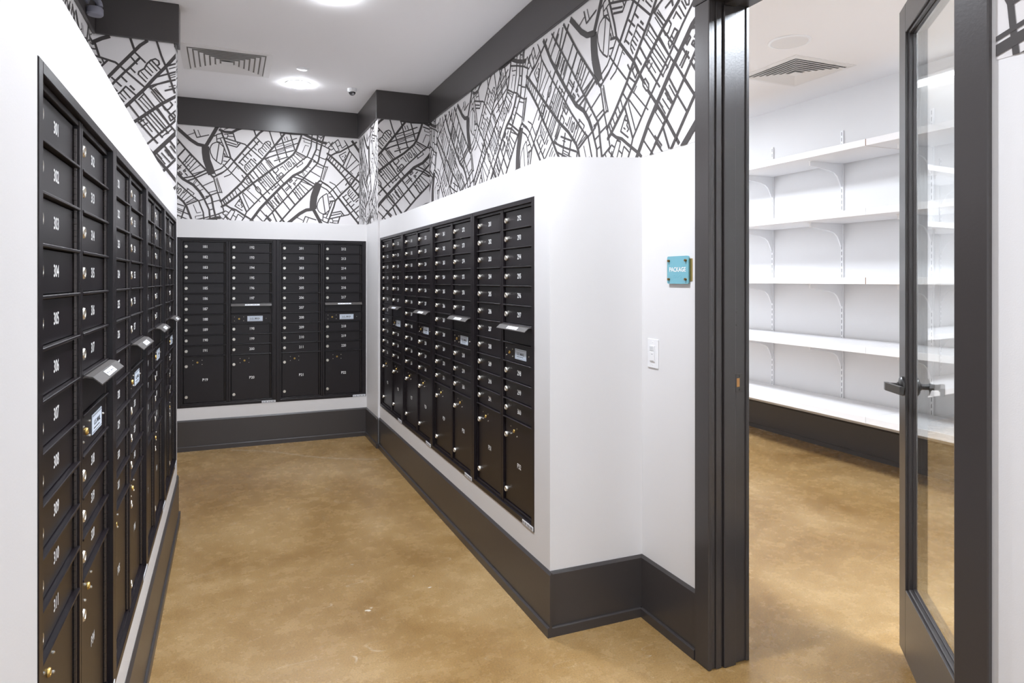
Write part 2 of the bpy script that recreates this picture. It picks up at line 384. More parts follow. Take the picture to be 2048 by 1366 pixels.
# ------------------------------------------------------------------ wallpaper: city map print, traced once, repeated by glide reflection
def trace_pt(x, y):
    """pixel of the traced crop -> metres on the back wall, relative to the repeat's origin"""
    u, v = 345 + x / 6.21, 230 + y / 6.21
    s, c = math.sin(TH), math.cos(TH); r = (u - 1024) / F
    dx, dy, dz = s + r * c, c - r * s, (CY - v) / F
    t = YBK / dy
    return dx * t + 0.128, H + dz * t - 2.395
TR = [
 (34, [(585, 95), (490, 262), (412, 390)]), (70, [(410, 388), (412, 470), (425, 560), (457, 645), (490, 738)]),
 (20, [(1135, 185), (1080, 225), (930, 388), (762, 578)]), (14, [(762, 578), (690, 665), (610, 725), (530, 762), (490, 772)]),
 (12, [(515, 700), (600, 665), (650, 620), (720, 540)]), (6, [(540, 745), (620, 708), (680, 672)]), (9, [(520, 705), (545, 765)]),
 (10, [(500, 355), (545, 338), (580, 345), (640, 400), (640, 430), (612, 600), (600, 612), (545, 575), (500, 530), (472, 470), (465, 420), (480, 380), (500, 355)]),
 (10, [(580, 345), (545, 575)]), (16, [(605, 205), (650, 320), (700, 450), (722, 530), (765, 580)]), (10, [(592, 290), (640, 400), (684, 520)]),
 (16, [(640, 512), (720, 530)]), (12, [(642, 475), (655, 505)]), (10, [(630, 570), (680, 580)]), (11, [(625, 610), (700, 690), (845, 832)]),
 (10, [(640, 770), (715, 740), (810, 625)]), (6, [(800, 650), (825, 675)]),
 (24, [(575, 180), (650, 210), (740, 215), (800, 185), (860, 165)]), (11, [(515, 265), (560, 240), (630, 225)]), (10, [(545, 250), (552, 330), (610, 345)]),
 (9, [(550, 300), (625, 280)]), (9, [(680, 230), (690, 260), (672, 290)]), (9, [(690, 262), (765, 270)]), (9, [(640, 240), (745, 232)]),
 (13, [(745, 200), (785, 330)]), (13, [(645, 285), (780, 328), (900, 365), (930, 390)]), (11, [(660, 328), (800, 372)]),
 (12, [(680, 365), (798, 400), (850, 345)]), (9, [(800, 335), (820, 380)]), (8, [(640, 180), (700, 160)]), (8, [(600, 170), (600, 100)]),
 (14, [(1005, 165), (1040, 270)]), (11, [(1040, 280), (1120, 360)]), (12, [(930, 390), (1125, 560)]),
 (14, [(1080, 320), (1000, 405), (970, 435), (900, 510), (820, 600)]), (10, [(1030, 340), (1060, 375)]), (10, [(1005, 400), (1045, 440)]),
 (10, [(1035, 345), (1005, 310)]), (11, [(945, 475), (985, 515)]), (11, [(870, 480), (945, 550)]), (11, [(870, 545), (915, 590)]), (11, [(835, 590), (880, 630)]),
 (10, [(1065, 455), (1070, 430), (1110, 405), (1130, 365), (1160, 335), (1230, 410)]), (10, [(1165, 335), (1190, 325), (1215, 340), (1220, 365), (1200, 385)]),
 (9, [(1065, 450), (1125, 510)]), (7, [(1085, 430), (1135, 485)]), (9, [(1110, 405), (1165, 460)]), (7, [(1125, 380), (1175, 435)]), (9, [(1145, 355), (1205, 420)]),
 (10, [(925, 705), (895, 660), (900, 625), (940, 590), (975, 548), (1060, 625)]), (12, [(1005, 540), (1040, 575)]),
 (7, [(905, 640), (945, 690)]), (9, [(915, 615), (965, 670)]), (7, [(935, 600), (980, 650)]), (9, [(955, 575), (1010, 640)]),
 (18, [(762, 580), (850, 670), (930, 750), (985, 830), (1040, 905)]), (18, [(1085, 965), (1165, 1055), (1200, 1100), (1280, 1190), (1390, 1335)]),
 (10, [(1030, 900), (1060, 892), (1095, 935), (1095, 965), (1070, 965), (1035, 925), (1030, 900)]), (6, [(1050, 905), (1085, 955)]),
 (20, [(590, 1080), (700, 990), (850, 850), (930, 750), (1110, 565), (1180, 480), (1280, 370), (1395, 230)]),
 (20, [(605, 1140), (655, 1115), (800, 1005), (1000, 848), (1240, 672), (1380, 590), (1500, 492), (1535, 440), (1590, 290), (1605, 240)]),
 (9, [(640, 1040), (675, 1098)]), (9, [(670, 1015), (705, 1075)]), (9, [(705, 985), (740, 1048)]), (9, [(735, 960), (770, 1022)]), (9, [(770, 925), (805, 1000)]),
 (10, [(800, 900), (850, 955)]), (11, [(850, 852), (920, 930)]), (10, [(880, 830), (955, 885)]), (13, [(625, 1060), (655, 1115)]),
 (14, [(828, 1000), (920, 1205)]), (9, [(950, 1165), (870, 985), (880, 965), (1020, 1105)]), (13, [(890, 1270), (920, 1205), (1110, 1010), (1180, 945), (1310, 830), (1420, 720), (1610, 560), (1670, 520)]),
 (8, [(925, 930), (1090, 1080)]), (7, [(925, 940), (965, 905)]), (10, [(1000, 855), (1060, 925)]),
 (10, [(835, 1045), (775, 1130), (870, 1190)]), (9, [(835, 1045), (830, 1075), (862, 1088), (850, 1110), (872, 1140), (850, 1150)]), (8, [(810, 1115), (835, 1132)]),
 (17, [(600, 1145), (660, 1118), (720, 1155), (790, 1180), (850, 1220), (985, 1305), (1020, 1335)]), (9, [(790, 1185), (905, 1255)]),
 (9, [(620, 1220), (660, 1190), (700, 1215), (730, 1175), (775, 1195), (720, 1300)]), (9, [(700, 1215), (660, 1270), (690, 1300)]), (9, [(815, 1230), (760, 1340)]),
 (9, [(815, 1230), (880, 1280), (845, 1340)]), (9, [(755, 1245), (790, 1270)]), (10, [(620, 1220), (760, 1340)]), (9, [(905, 1255), (860, 1320)]),
 (25, [(950, 1345), (985, 1300), (1090, 1160), (1180, 1065), (1330, 912), (1500, 755), (1610, 700), (1680, 630), (1725, 560)]),
 (16, [(1725, 560), (1785, 430), (1795, 330), (1805, 240)]), (13, [(1670, 520), (1720, 390), (1735, 240)]),
 (11, [(1060, 810), (1210, 985)]), (10, [(1110, 775), (1245, 940)]), (10, [(1150, 745), (1290, 905)]), (6, [(1085, 790), (1170, 895)]),
 (6, [(1130, 760), (1250, 900)]), (6, [(1170, 730), (1270, 855)]), (9, [(1195, 712), (1300, 845)]), (11, [(1240, 680), (1400, 870)]),
 (11, [(1200, 700), (1290, 830), (1410, 970), (1520, 1110)]), (8, [(1065, 830), (1110, 800)]), (8, [(1090, 860), (1135, 825)]), (8, [(1270, 910), (1320, 860)]), (7, [(1235, 935), (1285, 890)]),
 (9, [(1240, 680), (1265, 720), (1290, 715), (1318, 680), (1300, 655)]), (9, [(1290, 770), (1350, 715), (1378, 740), (1305, 805), (1290, 770)]), (8, [(1320, 740), (1345, 775)]),
 (8, [(1360, 630), (1410, 690)]), (8, [(1385, 610), (1440, 690)]), (8, [(1410, 595), (1450, 655)]), (8, [(1335, 660), (1365, 635)]),
 (8, [(1430, 585), (1448, 580), (1477, 620), (1475, 642), (1455, 635), (1430, 585)]), (8, [(1460, 545), (1520, 640)]), (8, [(1480, 520), (1545, 610)]),
 (8, [(1505, 500), (1590, 580)]), (8, [(1530, 480), (1640, 560)]), (9, [(1500, 590), (1560, 650)]), (13, [(1530, 455), (1600, 490), (1665, 525)]), (6, [(1530, 475), (1655, 538)]), (8, [(1540, 655), (1620, 600), (1605, 580)]),
 (11, [(1000, 690), (1090, 810)]), (10, [(1040, 650), (1140, 770)]), (10, [(1100, 590), (1200, 720)]), (10, [(1150, 545), (1250, 665)]), (8, [(1180, 560), (1270, 650)]),
 (6, [(1070, 640), (1160, 740)]), (6, [(1085, 620), (1175, 720)]), (6, [(1160, 580), (1230, 670)]), (6, [(1190, 550), (1260, 640)]), (7, [(1065, 650), (1110, 600)]), (7, [(1150, 560), (1200, 530)]),
 (12, [(1110, 558), (1180, 530), (1340, 482), (1510, 440)]), (9, [(915, 800), (945, 780), (975, 830), (950, 855), (915, 800)]), (11, [(860, 745), (888, 785)]), (11, [(950, 720), (1020, 800)]),
 (11, [(1265, 382), (1545, 290)]), (11, [(1195, 468), (1560, 350)]), (11, [(1260, 572), (1440, 520)]), (12, [(1195, 170), (1235, 300), (1275, 400), (1335, 590)]),
 (12, [(1330, 190), (1380, 370), (1425, 530)]), (13, [(1455, 215), (1520, 440)]), (6, [(1290, 400), (1380, 372)]), (6, [(1390, 380), (1480, 352)]), (6, [(1300, 470), (1385, 442), (1380, 425), (1300, 452)]),
 (6, [(1230, 510), (1290, 490)]), (6, [(1400, 420), (1500, 390)]), (6, [(1290, 540), (1340, 525)]), (8, [(1385, 275), (1400, 320)]), (8, [(1415, 270), (1435, 320)]),
 (28, [(1600, 225), (1740, 295), (1870, 345), (1915, 352)]), (22, [(1330, 215), (1480, 235), (1600, 240)]), (12, [(1610, 285), (1740, 330), (1870, 382), (1950, 425)]), (17, [(1890, 230), (1850, 380), (1830, 470), (1815, 560), (1800, 600)]),
 (11, [(1950, 425), (1920, 530), (1880, 640), (1835, 812)]), (9, [(1785, 425), (1835, 445)]), (9, [(1760, 490), (1820, 515)]), (10, [(1825, 525), (1910, 558)]),
 (12, [(1670, 520), (1745, 555), (1800, 600), (1880, 640)]), (8, [(1745, 575), (1800, 602)]), (8, [(1770, 625), (1870, 665)]), (7, [(1750, 590), (1770, 560)]),
 (6, [(1610, 470), (1650, 375), (1695, 390)]), (6, [(1635, 310), (1632, 335), (1715, 358)]), (8, [(1890, 390), (1915, 352), (1945, 335), (1975, 400)]), (9, [(1800, 265), (1850, 285)]), (9, [(1865, 265), (1835, 305)]),
 (9, [(1700, 690), (1835, 770)]), (7, [(1680, 640), (1720, 662)]), (6, [(1635, 680), (1680, 712)]), (6, [(1600, 700), (1650, 790)]), (6, [(1615, 700), (1660, 770)]),
 (8, [(1930, 640), (1900, 720), (1870, 815)]), (6, [(1905, 650), (1880, 740), (1860, 800)]), (10, [(1880, 640), (1930, 650)]),
 (14, [(1155, 1295), (1240, 1210), (1430, 1010), (1560, 865), (1640, 775), (1805, 595)]), (14, [(1490, 765), (1620, 805), (1750, 890)]), (14, [(1545, 740), (1620, 775), (1775, 865)]),
 (16, [(1305, 1360), (1520, 1120), (1690, 950), (1825, 820)]), (32, [(1765, 1168), (1660, 1180), (1580, 1225), (1415, 1360)]), (7, [(1480, 1330), (1540, 1270), (1620, 1310)]),
 (10, [(1615, 1350), (1650, 1260), (1785, 1305)]), (7, [(1660, 1350), (1690, 1275)]), (12, [(1810, 830), (1855, 818)]),
 (11, [(1370, 1070), (1460, 1185)]), (11, [(1430, 1005), (1520, 1115)]), (11, [(1485, 930), (1580, 1060)]), (7, [(1510, 920), (1600, 1035)]), (8, [(1530, 895), (1620, 1010)]), (9, [(1560, 870), (1650, 985)]),
 (8, [(1580, 850), (1690, 945)]), (8, [(1600, 825), (1745, 885)]), (7, [(1520, 965), (1540, 955), (1595, 1030), (1570, 1050), (1520, 965)]), (6, [(1545, 935), (1575, 905)]),
 (11, [(1250, 990), (1330, 1100)]), (11, [(1350, 890), (1430, 1000)]), (11, [(1410, 830), (1480, 920)]), (10, [(1190, 1050), (1240, 1105)]), (11, [(1290, 950), (1370, 1060)]),
 (8, [(1210, 1075), (1265, 1145)]), (8, [(1235, 1055), (1300, 1130)]), (8, [(1260, 1030), (1320, 1105)]), (8, [(1300, 1000), (1355, 1075)]), (8, [(1270, 1020), (1292, 1040), (1312, 1085), (1288, 1072), (1270, 1020)]),
 (9, [(1513 + 0, 838), (1527, 852), (1513, 866), (1499, 852), (1513, 838)]), (7, [(1516, 866), (1535, 890)]), (8, [(1450, 830), (1480, 800), (1490, 815), (1460, 842), (1450, 830)]), (9, [(1410, 945), (1475, 880)]), (10, [(1520, 828), (1548, 800)]), (8, [(1395, 930), (1460, 870)]),
 (12, [(1105, 1350), (1240, 1210)]), (9, [(1040, 1240), (1150, 1350)]), (9, [(1090, 1180), (1220, 1320)]), (12, [(1240, 1210), (1300, 1340)]), (9, [(1175, 1285), (1240, 1350)]),
 (7, [(1165, 1110), (1240, 1195), (1260, 1180), (1190, 1092), (1165, 1110)]), (9, [(1160, 1240), (1230, 1310)]),
]
PXM = 0.00092
def build_tile():
    polys = []
    for wd, pts in TR:
        P = [Vector(trace_pt(*p)) for p in pts]; hw = wd * PXM / 2
        for a, b in zip(P[:-1], P[1:]):
            d = (b - a)
            if d.length < 1e-6: continue
            d.normalize(); n = Vector((-d.y, d.x)) * hw
            polys.append([a - n, b - n, b + n, a + n])
        for p in P[1:-1]:
            polys.append([p + Vector((math.cos(k * PI / 4), math.sin(k * PI / 4))) * hw for k in range(8)])
    return polys
TILE = build_tile(); HP = 0.94
def clip(poly, s0, s1, t0, t1):
    for ax, lim, sg in ((0, s0, 1), (0, s1, -1), (1, t0, 1), (1, t1, -1)):
        out = []
        for i in range(len(poly)):
            a, b = poly[i - 1], poly[i]
            da, db = (a[ax] - lim) * sg, (b[ax] - lim) * sg
            if da >= 0: 
                if db < 0: out.append(a + (b - a) * (da / (da - db)))
                else: out.append(b); continue
            elif db >= 0:
                out.append(a + (b - a) * (da / (da - db))); out.append(b)
        poly = out
        if len(poly) < 3: return None
    return poly
def paper(parent, org, sdir, nrm, zones, sA):
    """wallpaper panels and their print. position = org + sdir*s + z; zones = (s0, s1, z0, z1)"""
    org, sdir, nrm = Vector(org), Vector(sdir), Vector(nrm)
    g = MB(); ink = MB(); 
    def at(s, z, d): return org + sdir * s + Vector((0, 0, z)) + nrm * d
    for s0, s1, z0, z1 in zones:
        g.add([at(s0, z0, 0), at(s1, z0, 0), at(s1, z1, 0), at(s0, z1, 0), at(s0, z0, .001), at(s1, z0, .001), at(s1, z1, .001), at(s0, z1, .001)],
              [(0, 1, 2, 3), (7, 6, 5, 4), (0, 4, 5, 1), (1, 5, 6, 2), (2, 6, 7, 3), (3, 7, 4, 0)])
        k0 = math.floor((s0 - sA) / HP) - 2; k1 = math.ceil((s1 - sA) / HP) + 1
        for k in range(k0, k1 + 1):
            fl_ = -1 if k % 2 else 1
            for pi, po in enumerate(TILE):
                q = clip([Vector((sA + k * HP + p[0], p[1] * fl_)) for p in po], s0, s1, z0 - 2.395, z1 - 2.395)
                if q:
                    ink.add([at(p[0], p[1] + 2.395, 0.0012 + pi * 4e-6 + (2e-6 if k % 2 else 0)) for p in q], [tuple(range(len(q)))])
    go = g.obj('wallpaper', 'paper', parent); go['label'] = 'off-white wallpaper'
    me = bpy.data.meshes.new('map_print'); me.from_pydata(ink.v, [], ink.f); me.materials.append(M['ink'])
    io = link('map_print', me, go); io['label'] = 'dark grey street map print'
    return go
paper(wall_back, (0, YBK, 0), (1, 0, 0), (0, -1, 0), [(XLW, XC, BT, HB)], -0.128)
paper(col_r, (XC, YBK + XC, 0), (0, -1, 0), (-1, 0, 0), [(XC, XC + YBK - YC, BT, HB)], -0.128)
pc2 = paper(col_r, (0, YC, 0), (1, 0, 0), (0, -1, 0), [(XC, XW, BT, HB)], 0.808)
paper(wall_right, (XW, 0, 0), (0, -1, 0), (-1, 0, 0),
      [(-YC, -2.101, BT + 0.017, HB), (-2.101, -1.009, 2.585, HB), (-1.009, 1.5, BT, HB)], -2.834)
paper(col_l, (0, YS, 0), (1, 0, 0), (0, -1, 0), [(XLW, XS, BT, HB + 0.012)], -0.872)
paper(col_l, (XS, 0, 0), (0, 1, 0), (1, 0, 0), [(YS, YS2, BT, HB + 0.012)], 3.856)
paper(wall_left, (XLW, 0, 0), (0, 1, 0), (1, 0, 0), [(1.0, YS, BT, HB + 0.012)], 4.297)

# ------------------------------------------------------------------ door frame (trim) and glazed door
frame = struct('trim_8', MB().bbox(XW - 0.022, XW, 1.009, 2.101, 2.492, 2.583, b=0.003), 'trim', 'charcoal door casing and jamb of the package room')
def fpart(name, b, bev=0.003):
    return MB().bbox(*b, b=bev).obj(name, 'trim', frame)
fpart('casing', (XW - 0.017, XW, 2.012, 2.094, 0, 2.492))
fpart('casing', (XW - 0.017, XW, 1.018, 1.100, 0, 2.492))
MB().bbox(XW - 0.004, PT + 0.002, 2.018, 2.038, 0, 2.51).bbox(XW + 0.052, 1.764, 2.006, 2.018, 0, 2.478).bbox(XW + 0.018, XW + 0.044, 2.012, 2.018, 0, 2.49).obj('jamb', 'trim', frame)
MB().bbox(XW - 0.004, PT + 0.002, 1.076, 1.096, 0, 2.51).bbox(XW + 0.052, 1.764, 1.096, 1.108, 0, 2.478).obj('jamb', 'trim', frame)
MB().bbox(XW - 0.004, PT + 0.002, 1.096, 2.018, 2.49, 2.51).bbox(XW + 0.052, 1.764, 1.108, 2.006, 2.478, 2.49).obj('head_jamb', 'trim', frame)
fpart('casing', (PT, PT + 0.017, 2.012, 2.094, 0, 2.492)); fpart('casing', (PT, PT + 0.017, 0.99, 1.072, 0, 2.492))
MB().bbox(PT, PT + 0.02, 0.985, 2.101, 2.492, 2.583).obj('head_casing', 'trim', frame)
# strike plate on the far jamb
sp = MB().bbox(1.772, 1.806, 2.0160, 2.018, 1.025, 1.095, b=0.0006).obj('strike_plate', 'strike', frame)
MB().bbox(1.776, 1.790, 2.0152, 2.0170, 1.045, 1.078, b=0.0006).obj('latch_hole', 'woodhole', sp)
for z in (1.034, 1.086):
    MB().cyl((1.790, 2.016, z), (0, -1, 0), 0.004, 0.003, 0.0012, 10).obj('screw', 'satin', sp)
for z in (1.28, 1.33):
    MB().cyl((1.778, 2.018, z), (0, -1, 0), 0.0045, 0.004, 0.001, 10).obj('patch_screw', 'strike', frame)

PHI = math.radians(41.5)
door = bpy.data.objects.new('door_1', None); COL.objects.link(door); door['kind'] = 'structure'
door['label'] = 'open charcoal door with a tall glass pane'
door.location = (1.820, 1.100, 0); door.rotation_euler = (0, 0, -PHI)
# local: y along the door from the hinge, x = 0 room face .. -0.045 corridor face
DW, DB, DTp, ST = 0.91, 0.042, 2.481, 0.099
G0, G1 = 0.297, 2.372
def dpart(name, b, m='trim', bev=0.002): return MB().bbox(*b, b=bev).obj(name, m, door)
dpart('stile', (-0.045, 0, DW - ST, DW, DB, DTp)); dpart('stile', (-0.045, 0, 0.0, ST, DB, DTp))
dpart('bottom_rail', (-0.045, 0, ST, DW - ST, DB, G0)); dpart('top_rail', (-0.045, 0, ST, DW - ST, G1, DTp))
dpart('glass_pane', (-0.0085, -0.0025, ST + 0.002, DW - ST - 0.002, G0 + 0.002, G1 - 0.002), 'glass', 0.0003)
# stepped glazing beads on the corridor side
def bead(y0, y1, z0, z1):
    mb = MB(); return mb.bbox(-0.036, -0.0095, y0, y1, z0, z1, b=0.003)
gw = 0.008
for y0, y1, z0, z1 in ((DW - ST - gw, DW - ST, G0, G1), (ST, ST + gw, G0, G1), (ST + gw, DW - ST - gw, G0, G0 + gw), (ST + gw, DW - ST - gw, G1 - gw, G1)):
    b_ = bead(y0, y1, z0, z1)
    hy = 0.005
    if z1 - z0 > 1:
        yy = (y0 - hy, y0) if y0 > 0.5 else (y1, y1 + hy); b_.bbox(-0.022, -0.0095, yy[0], yy[1], z0 + gw, z1 - gw, b=0.002)
    else:
        zz = (z1, z1 + hy) if z0 < 1 else (z0 - hy, z0); b_.bbox(-0.022, -0.0095, y0, y1, zz[0], zz[1], b=0.002)
    b_.obj('glazing_bead', 'trim', door)
for sg in (-1, 1):
    x0 = -0.045 if sg < 0 else 0.0
    hz, hy = 1.050, DW - 0.062
    rose = MB().lathe((x0, hy, hz), (sg, 0, 0), [(0.036, 0), (0.036, 0.006), (0.031, 0.011), (0.017, 0.015), (0.013, 0.020)], 28).obj('handle', 'satin', door, True)
    rose['label'] = 'dark satin lever handle'
    mb = MB().cyl((x0 + sg * 0.012, hy, hz), (sg, 0, 0), 0.011, 0.011, 0.040, 16)
    xo, xi = x0 + sg * 0.062, x0 + sg * 0.047
    pts = [(xo, hy + 0.012), (xo, hy - 0.010), (x0 + sg * 0.034, hy - 0.115), (x0 + sg * 0.020, hy - 0.112), (xi, hy - 0.012), (xi, hy + 0.012)]
    mb.prism(pts, 'z', hz - 0.017, hz + 0.012)
    mb.obj('lever', 'satin', rose, False)
MB().bbox(-0.034, -0.011, DW - 0.0005, DW + 0.001, 0.97, 1.13, b=0.0004).obj('latch_plate', 'strike', door)
for z in (0.28, 1.0, 1.72, 2.25):
    MB().cyl((0.006, -0.004, z), (0, 0, 1), 0.007, 0.007, 0.10, 12).obj('hinge', 'satin', door)

# ================================================================== mailboxes
FR, RH = 0.033, 0.0889
C0, C1, CW = 0.043, 0.416, 0.337
W_ = UW - 0.001
ZTOP = UH - FR
def row_z(i): return ZTOP - i * RH
PB = row_z(15.5)
DY = 0.0175                                             # door face depth behind the wall face
fm = MB()
fm.bbox(0, 0.028, -0.002, 0.06, 0, UH, b=0.0015).bbox(W_ - 0.028, W_, -0.002, 0.06, 0, UH, b=0.0015)
fm.bbox(0.028, W_ - 0.028, -0.002, 0.06, UH - 0.022, UH, b=0.0015).bbox(0.028, W_ - 0.028, -0.002, 0.06, 0, 0.024, b=0.0015)
fm.box(0.02, W_ - 0.02, 0.055, 0.060, 0.02, UH - 0.02)
fm.bbox(C0 + CW, C0 + CW + 0.017, 0.008, 0.055, 0.024, UH - 0.022, b=0.0015).bbox(C1 - 0.017, C1, 0.008, 0.055, 0.024, UH - 0.022, b=0.0015)
fm.box(C0 + CW + 0.017, C1 - 0.017, 0.015, 0.055, 0.024, UH - 0.022)
fm.box(0.028, C0, 0.010, 0.055, 0.024, UH - 0.022).box(C1 + CW, W_ - 0.028, 0.010, 0.055, 0.024, UH - 0.022)
for cx in (C0, C1):
    fm.bbox(cx, cx + CW, 0.010, 0.055, ZTOP - 0.002, UH - 0.022, b=0.001)
    fm.bbox(cx, cx + CW, 0.010, 0.055, 0.024, PB + 0.002, b=0.001)
    for i in range(1, 12):
        z = row_z(i); fm.bbox(cx, cx + CW, 0.006, 0.055, z - 0.003, z + 0.003, b=0.0012)
ME_FRAME = fm.mesh('frame', 'box')
DX0, DX1 = 0.006, CW - 0.018                           # door extent inside a column
def dm(h): return MB().bbox(DX0, DX1, DY, DY + 0.012, 0.0045, h - 0.0045, b=0.0012).mesh('mailbox_door', 'box')
ME_DOOR = dm(RH)
ME_PAN = MB().bbox(0.003, CW - 0.003, DY - 0.004, DY + 0.012, 0.0045, RH - 0.0045, b=0.0012).mesh('slot_panel', 'box')
ME_PARCEL = dm(row_z(11) - PB)
ME_HINGE = MB()
z = PB + 0.006
while z < ZTOP - 0.02:
    ME_HINGE.cyl((0, 0, z), (0, 0, 1), 0.0045, 0.0045, 0.0119, 8); z += 0.0125
ME_HINGE = ME_HINGE.mesh('hinge', 'hinge', True)
def lockmesh(r, m, d=0.0095):
    mb = MB().lathe((0, 0, 0), (0, -1, 0), [(r, 0), (r, d - 0.003), (r * 0.86, d), (r * 0.62, d), (r * 0.6, d - 0.0012), (0.0001, d - 0.0012)], 20)
    mb.box(-r * 0.1, r * 0.1, -d + 0.0002, -d + 0.0012, -r * 0.42, r * 0.42)
    return mb.mesh('lock', m, True)
ME_LOCK = lockmesh(0.0135, 'steel')
ME_BRASS = lockmesh(0.0085, 'brass', 0.004)
ME_SCREW = MB().lathe((0, 0, 0), (0, -1, 0), [(0.0032, 0), (0.0030, 0.0022), (0.0012, 0.0034)], 10).mesh('screw', 'steel', True)
# weather hood above the outgoing-mail slot
hp = [(DY, -0.004), (0.004, 0.001), (-0.010, -0.002), (-0.028, -0.018), (-0.028, -0.021), (-0.0105, -0.0055), (0.004, -0.003), (DY, -0.008)]
hm = MB().prism([(p, q) for p, q in hp], 'x', 0.002, CW - 0.004)
ME_HOOD = hm.mesh('slot_hood', 'hood')
sl = Vector((-0.018, -0.016)).normalized()
def on_slope(k): return (-0.010 + sl.x * k - 0.0006 * 0.65, -0.002 + sl.y * k + 0.0006)
a, b = on_slope(0.004), on_slope(0.020)
ME_HST = MB().add([(x, p[0], p[1]) for p in (a, b) for x in (0.115, 0.235)], [(0, 1, 3, 2)]).mesh('hood_sticker', 'sticker')
hb = MB()
for i, ww in enumerate((0.02, 0.012, 0.026, 0.015)):
    x = 0.125 + i * 0.026; p, q = on_slope(0.010), on_slope(0.014)
    hb.add([(x, p[0] - .0003, p[1] + .0003), (x + ww * .8, p[0] - .0003, p[1] + .0003), (x, q[0] - .0003, q[1] + .0003), (x + ww * .8, q[0] - .0003, q[1] + .0003)], [(0, 1, 3, 2)])
ME_HSP = hb.mesh('sticker_print', 'grey')
ME_PLATE = MB().bbox(-0.063, 0.063, -0.0016, 0, -0.0235, 0.0235, b=0.0006).mesh('mail_plate', 'plate')
pb_ = MB()
for z0, z1 in ((0.0185, 0.0195), (-0.0195, -0.0185)): pb_.box(-0.059, 0.059, -0.0019, -0.0016, z0, z1)
x = -0.044
for ww in (0.012, 0.006, 0.014, 0.010, 0.016, 0.008, 0.011): pb_.box(x, x + ww * .8, -0.0019, -0.0016, -0.0125, -0.0100); x += ww
ME_PLINE = pb_.mesh('plate_print', 'black')
ME_USM = word_mesh('U.S. MAIL', 0.0125, 0.082, 'black')
ME_STK = MB().box(-0.115, 0, -0.0032, -0.002, 0.003, 0.021).mesh('serial_sticker', 'sticker')
stp = MB()
for i, ww in enumerate((0.010, 0.006, 0.012, 0.005, 0.009, 0.011, 0.006, 0.012, 0.008)): stp.box(-0.110 + i * 0.0118, -0.110 + i * 0.0118 + ww * .8, -0.0036, -0.0032, 0.006, 0.016)
ME_STP = stp.mesh('sticker_print', 'grey')

def part(root, name, me, loc): return link(name, me, root, loc)
def cabinet(loc, rz, first, p1, label, group):
    t = thing('mailbox_cabinet', label, 'mailboxes', loc, rz, group)
    part(t, 'frame', ME_FRAME, (0, 0, 0))
    num = first
    for c, cx in enumerate((C0, C1)):
        hg = part(t, 'hinge', ME_HINGE, (cx + CW - 0.009, DY - 0.002, 0))
        for i in range(11):
            z = row_z(i + 1)
            if c == 1 and i == 6:
                p = part(t, 'slot_panel', ME_PAN, (cx, 0, z))
                h = part(t, 'slot_hood', ME_HOOD, (cx, 0, z + RH - 0.002)); h['label'] = 'angled outgoing mail hood'
                s_ = part(h, 'hood_sticker', ME_HST, (0, 0, 0)); 
                pr = part(h, 'sticker_print', ME_HSP, (0, 0, 0))
                continue
            if c == 1 and i == 7:
                p = part(t, 'master_panel', ME_PAN, (cx, 0, z))
                f = DY - 0.004
                pl = part(p, 'mail_plate', ME_PLATE, (0.198, f, RH / 2)); pl['label'] = 'silver plate reading U.S. MAIL'
                part(p, 'plate_print', ME_PLINE, (0.198, f, RH / 2)); part(p, 'plate_lettering', ME_USM, (0.198, f - 0.0019, RH / 2 + 0.002))
                br = part(p, 'master_lock', ME_BRASS, (0.068, f, RH / 2)); br['label'] = 'small brass lock'
                for dx in (-0.037, 0.037):
                    for dz in (-0.017, 0.017): part(p, 'screw', ME_SCREW, (0.068 + dx, f, RH / 2 + dz))
                part(p, 'screw', ME_SCREW, (0.29, f, RH / 2))
                continue
            d = part(t, 'mailbox_door', ME_DOOR, (cx, 0, z))
            part(d, 'lock', ME_LOCK, (0.026, DY, RH / 2))
            part(d, 'number', number_mesh(str(num)), (0.172, DY - 0.0005, RH / 2 + 0.002))
            num += 1
        hh = row_z(11) - PB
        d = part(t, 'parcel_door', ME_PARCEL, (cx, 0, PB))
        part(d, 'lock', ME_LOCK, (0.026, DY, hh - 0.084)); part(d, 'lock', ME_LOCK, (0.026, DY, 0.055))
        br = part(d, 'master_lock', ME_BRASS, (0.112, DY, hh - 0.054)); br['label'] = 'small brass lock'
        for dx in (-0.036, 0.036):
            for dz in (-0.018, 0.018): part(d, 'screw', ME_SCREW, (0.112 + dx, DY, hh - 0.054 + dz))
        part(d, 'number', number_mesh('P%d' % (p1 + c)), (0.172, DY - 0.0005, hh * 0.49))
    st = part(t, 'serial_sticker', ME_STK, (W_ - 0.006, 0, 0)); part(st, 'sticker_print', ME_STP, (0, 0, 0))
    return t
for k in range(2):
    n = 181 + 20 * k
    cabinet((XB0 + k * UW + 0.0005, YB, ZB), 0, n, 19 + 2 * k, '%s dark mailbox cabinet in the back wall, doors %d to %d' % (['left', 'right'][k], n, n + 19), 'mailbox cabinets in the back wall')
for k in range(4):
    n = 221 + 20 * k
    cabinet((XR, YR1 - k * UW - 0.0005, ZB), -PI / 2, n, 25 + 2 * k, '%s dark mailbox cabinet in the right wall, doors %d to %d' % (['farthest', 'second farthest', 'second nearest', 'nearest'][k], n, n + 19), 'mailbox cabinets in the right wall')
for k in range(4):
    n = 301 + 20 * k
    nm = ['nearest', 'second nearest', 'third', 'farthest'][k]
    cabinet((XL, YL0 + k * UW + 0.0005, ZB), PI / 2, n, 33 + 2 * k, '%s dark mailbox cabinet in the left wall, doors %d to %d' % (nm, n, n + 19), 'mailbox cabinets in the left wall')

# ================================================================== sign, switch
t = thing('room_sign', 'teal acrylic sign reading PACKAGE on a gold plate', 'sign', (XW, 2.207, 1.490))
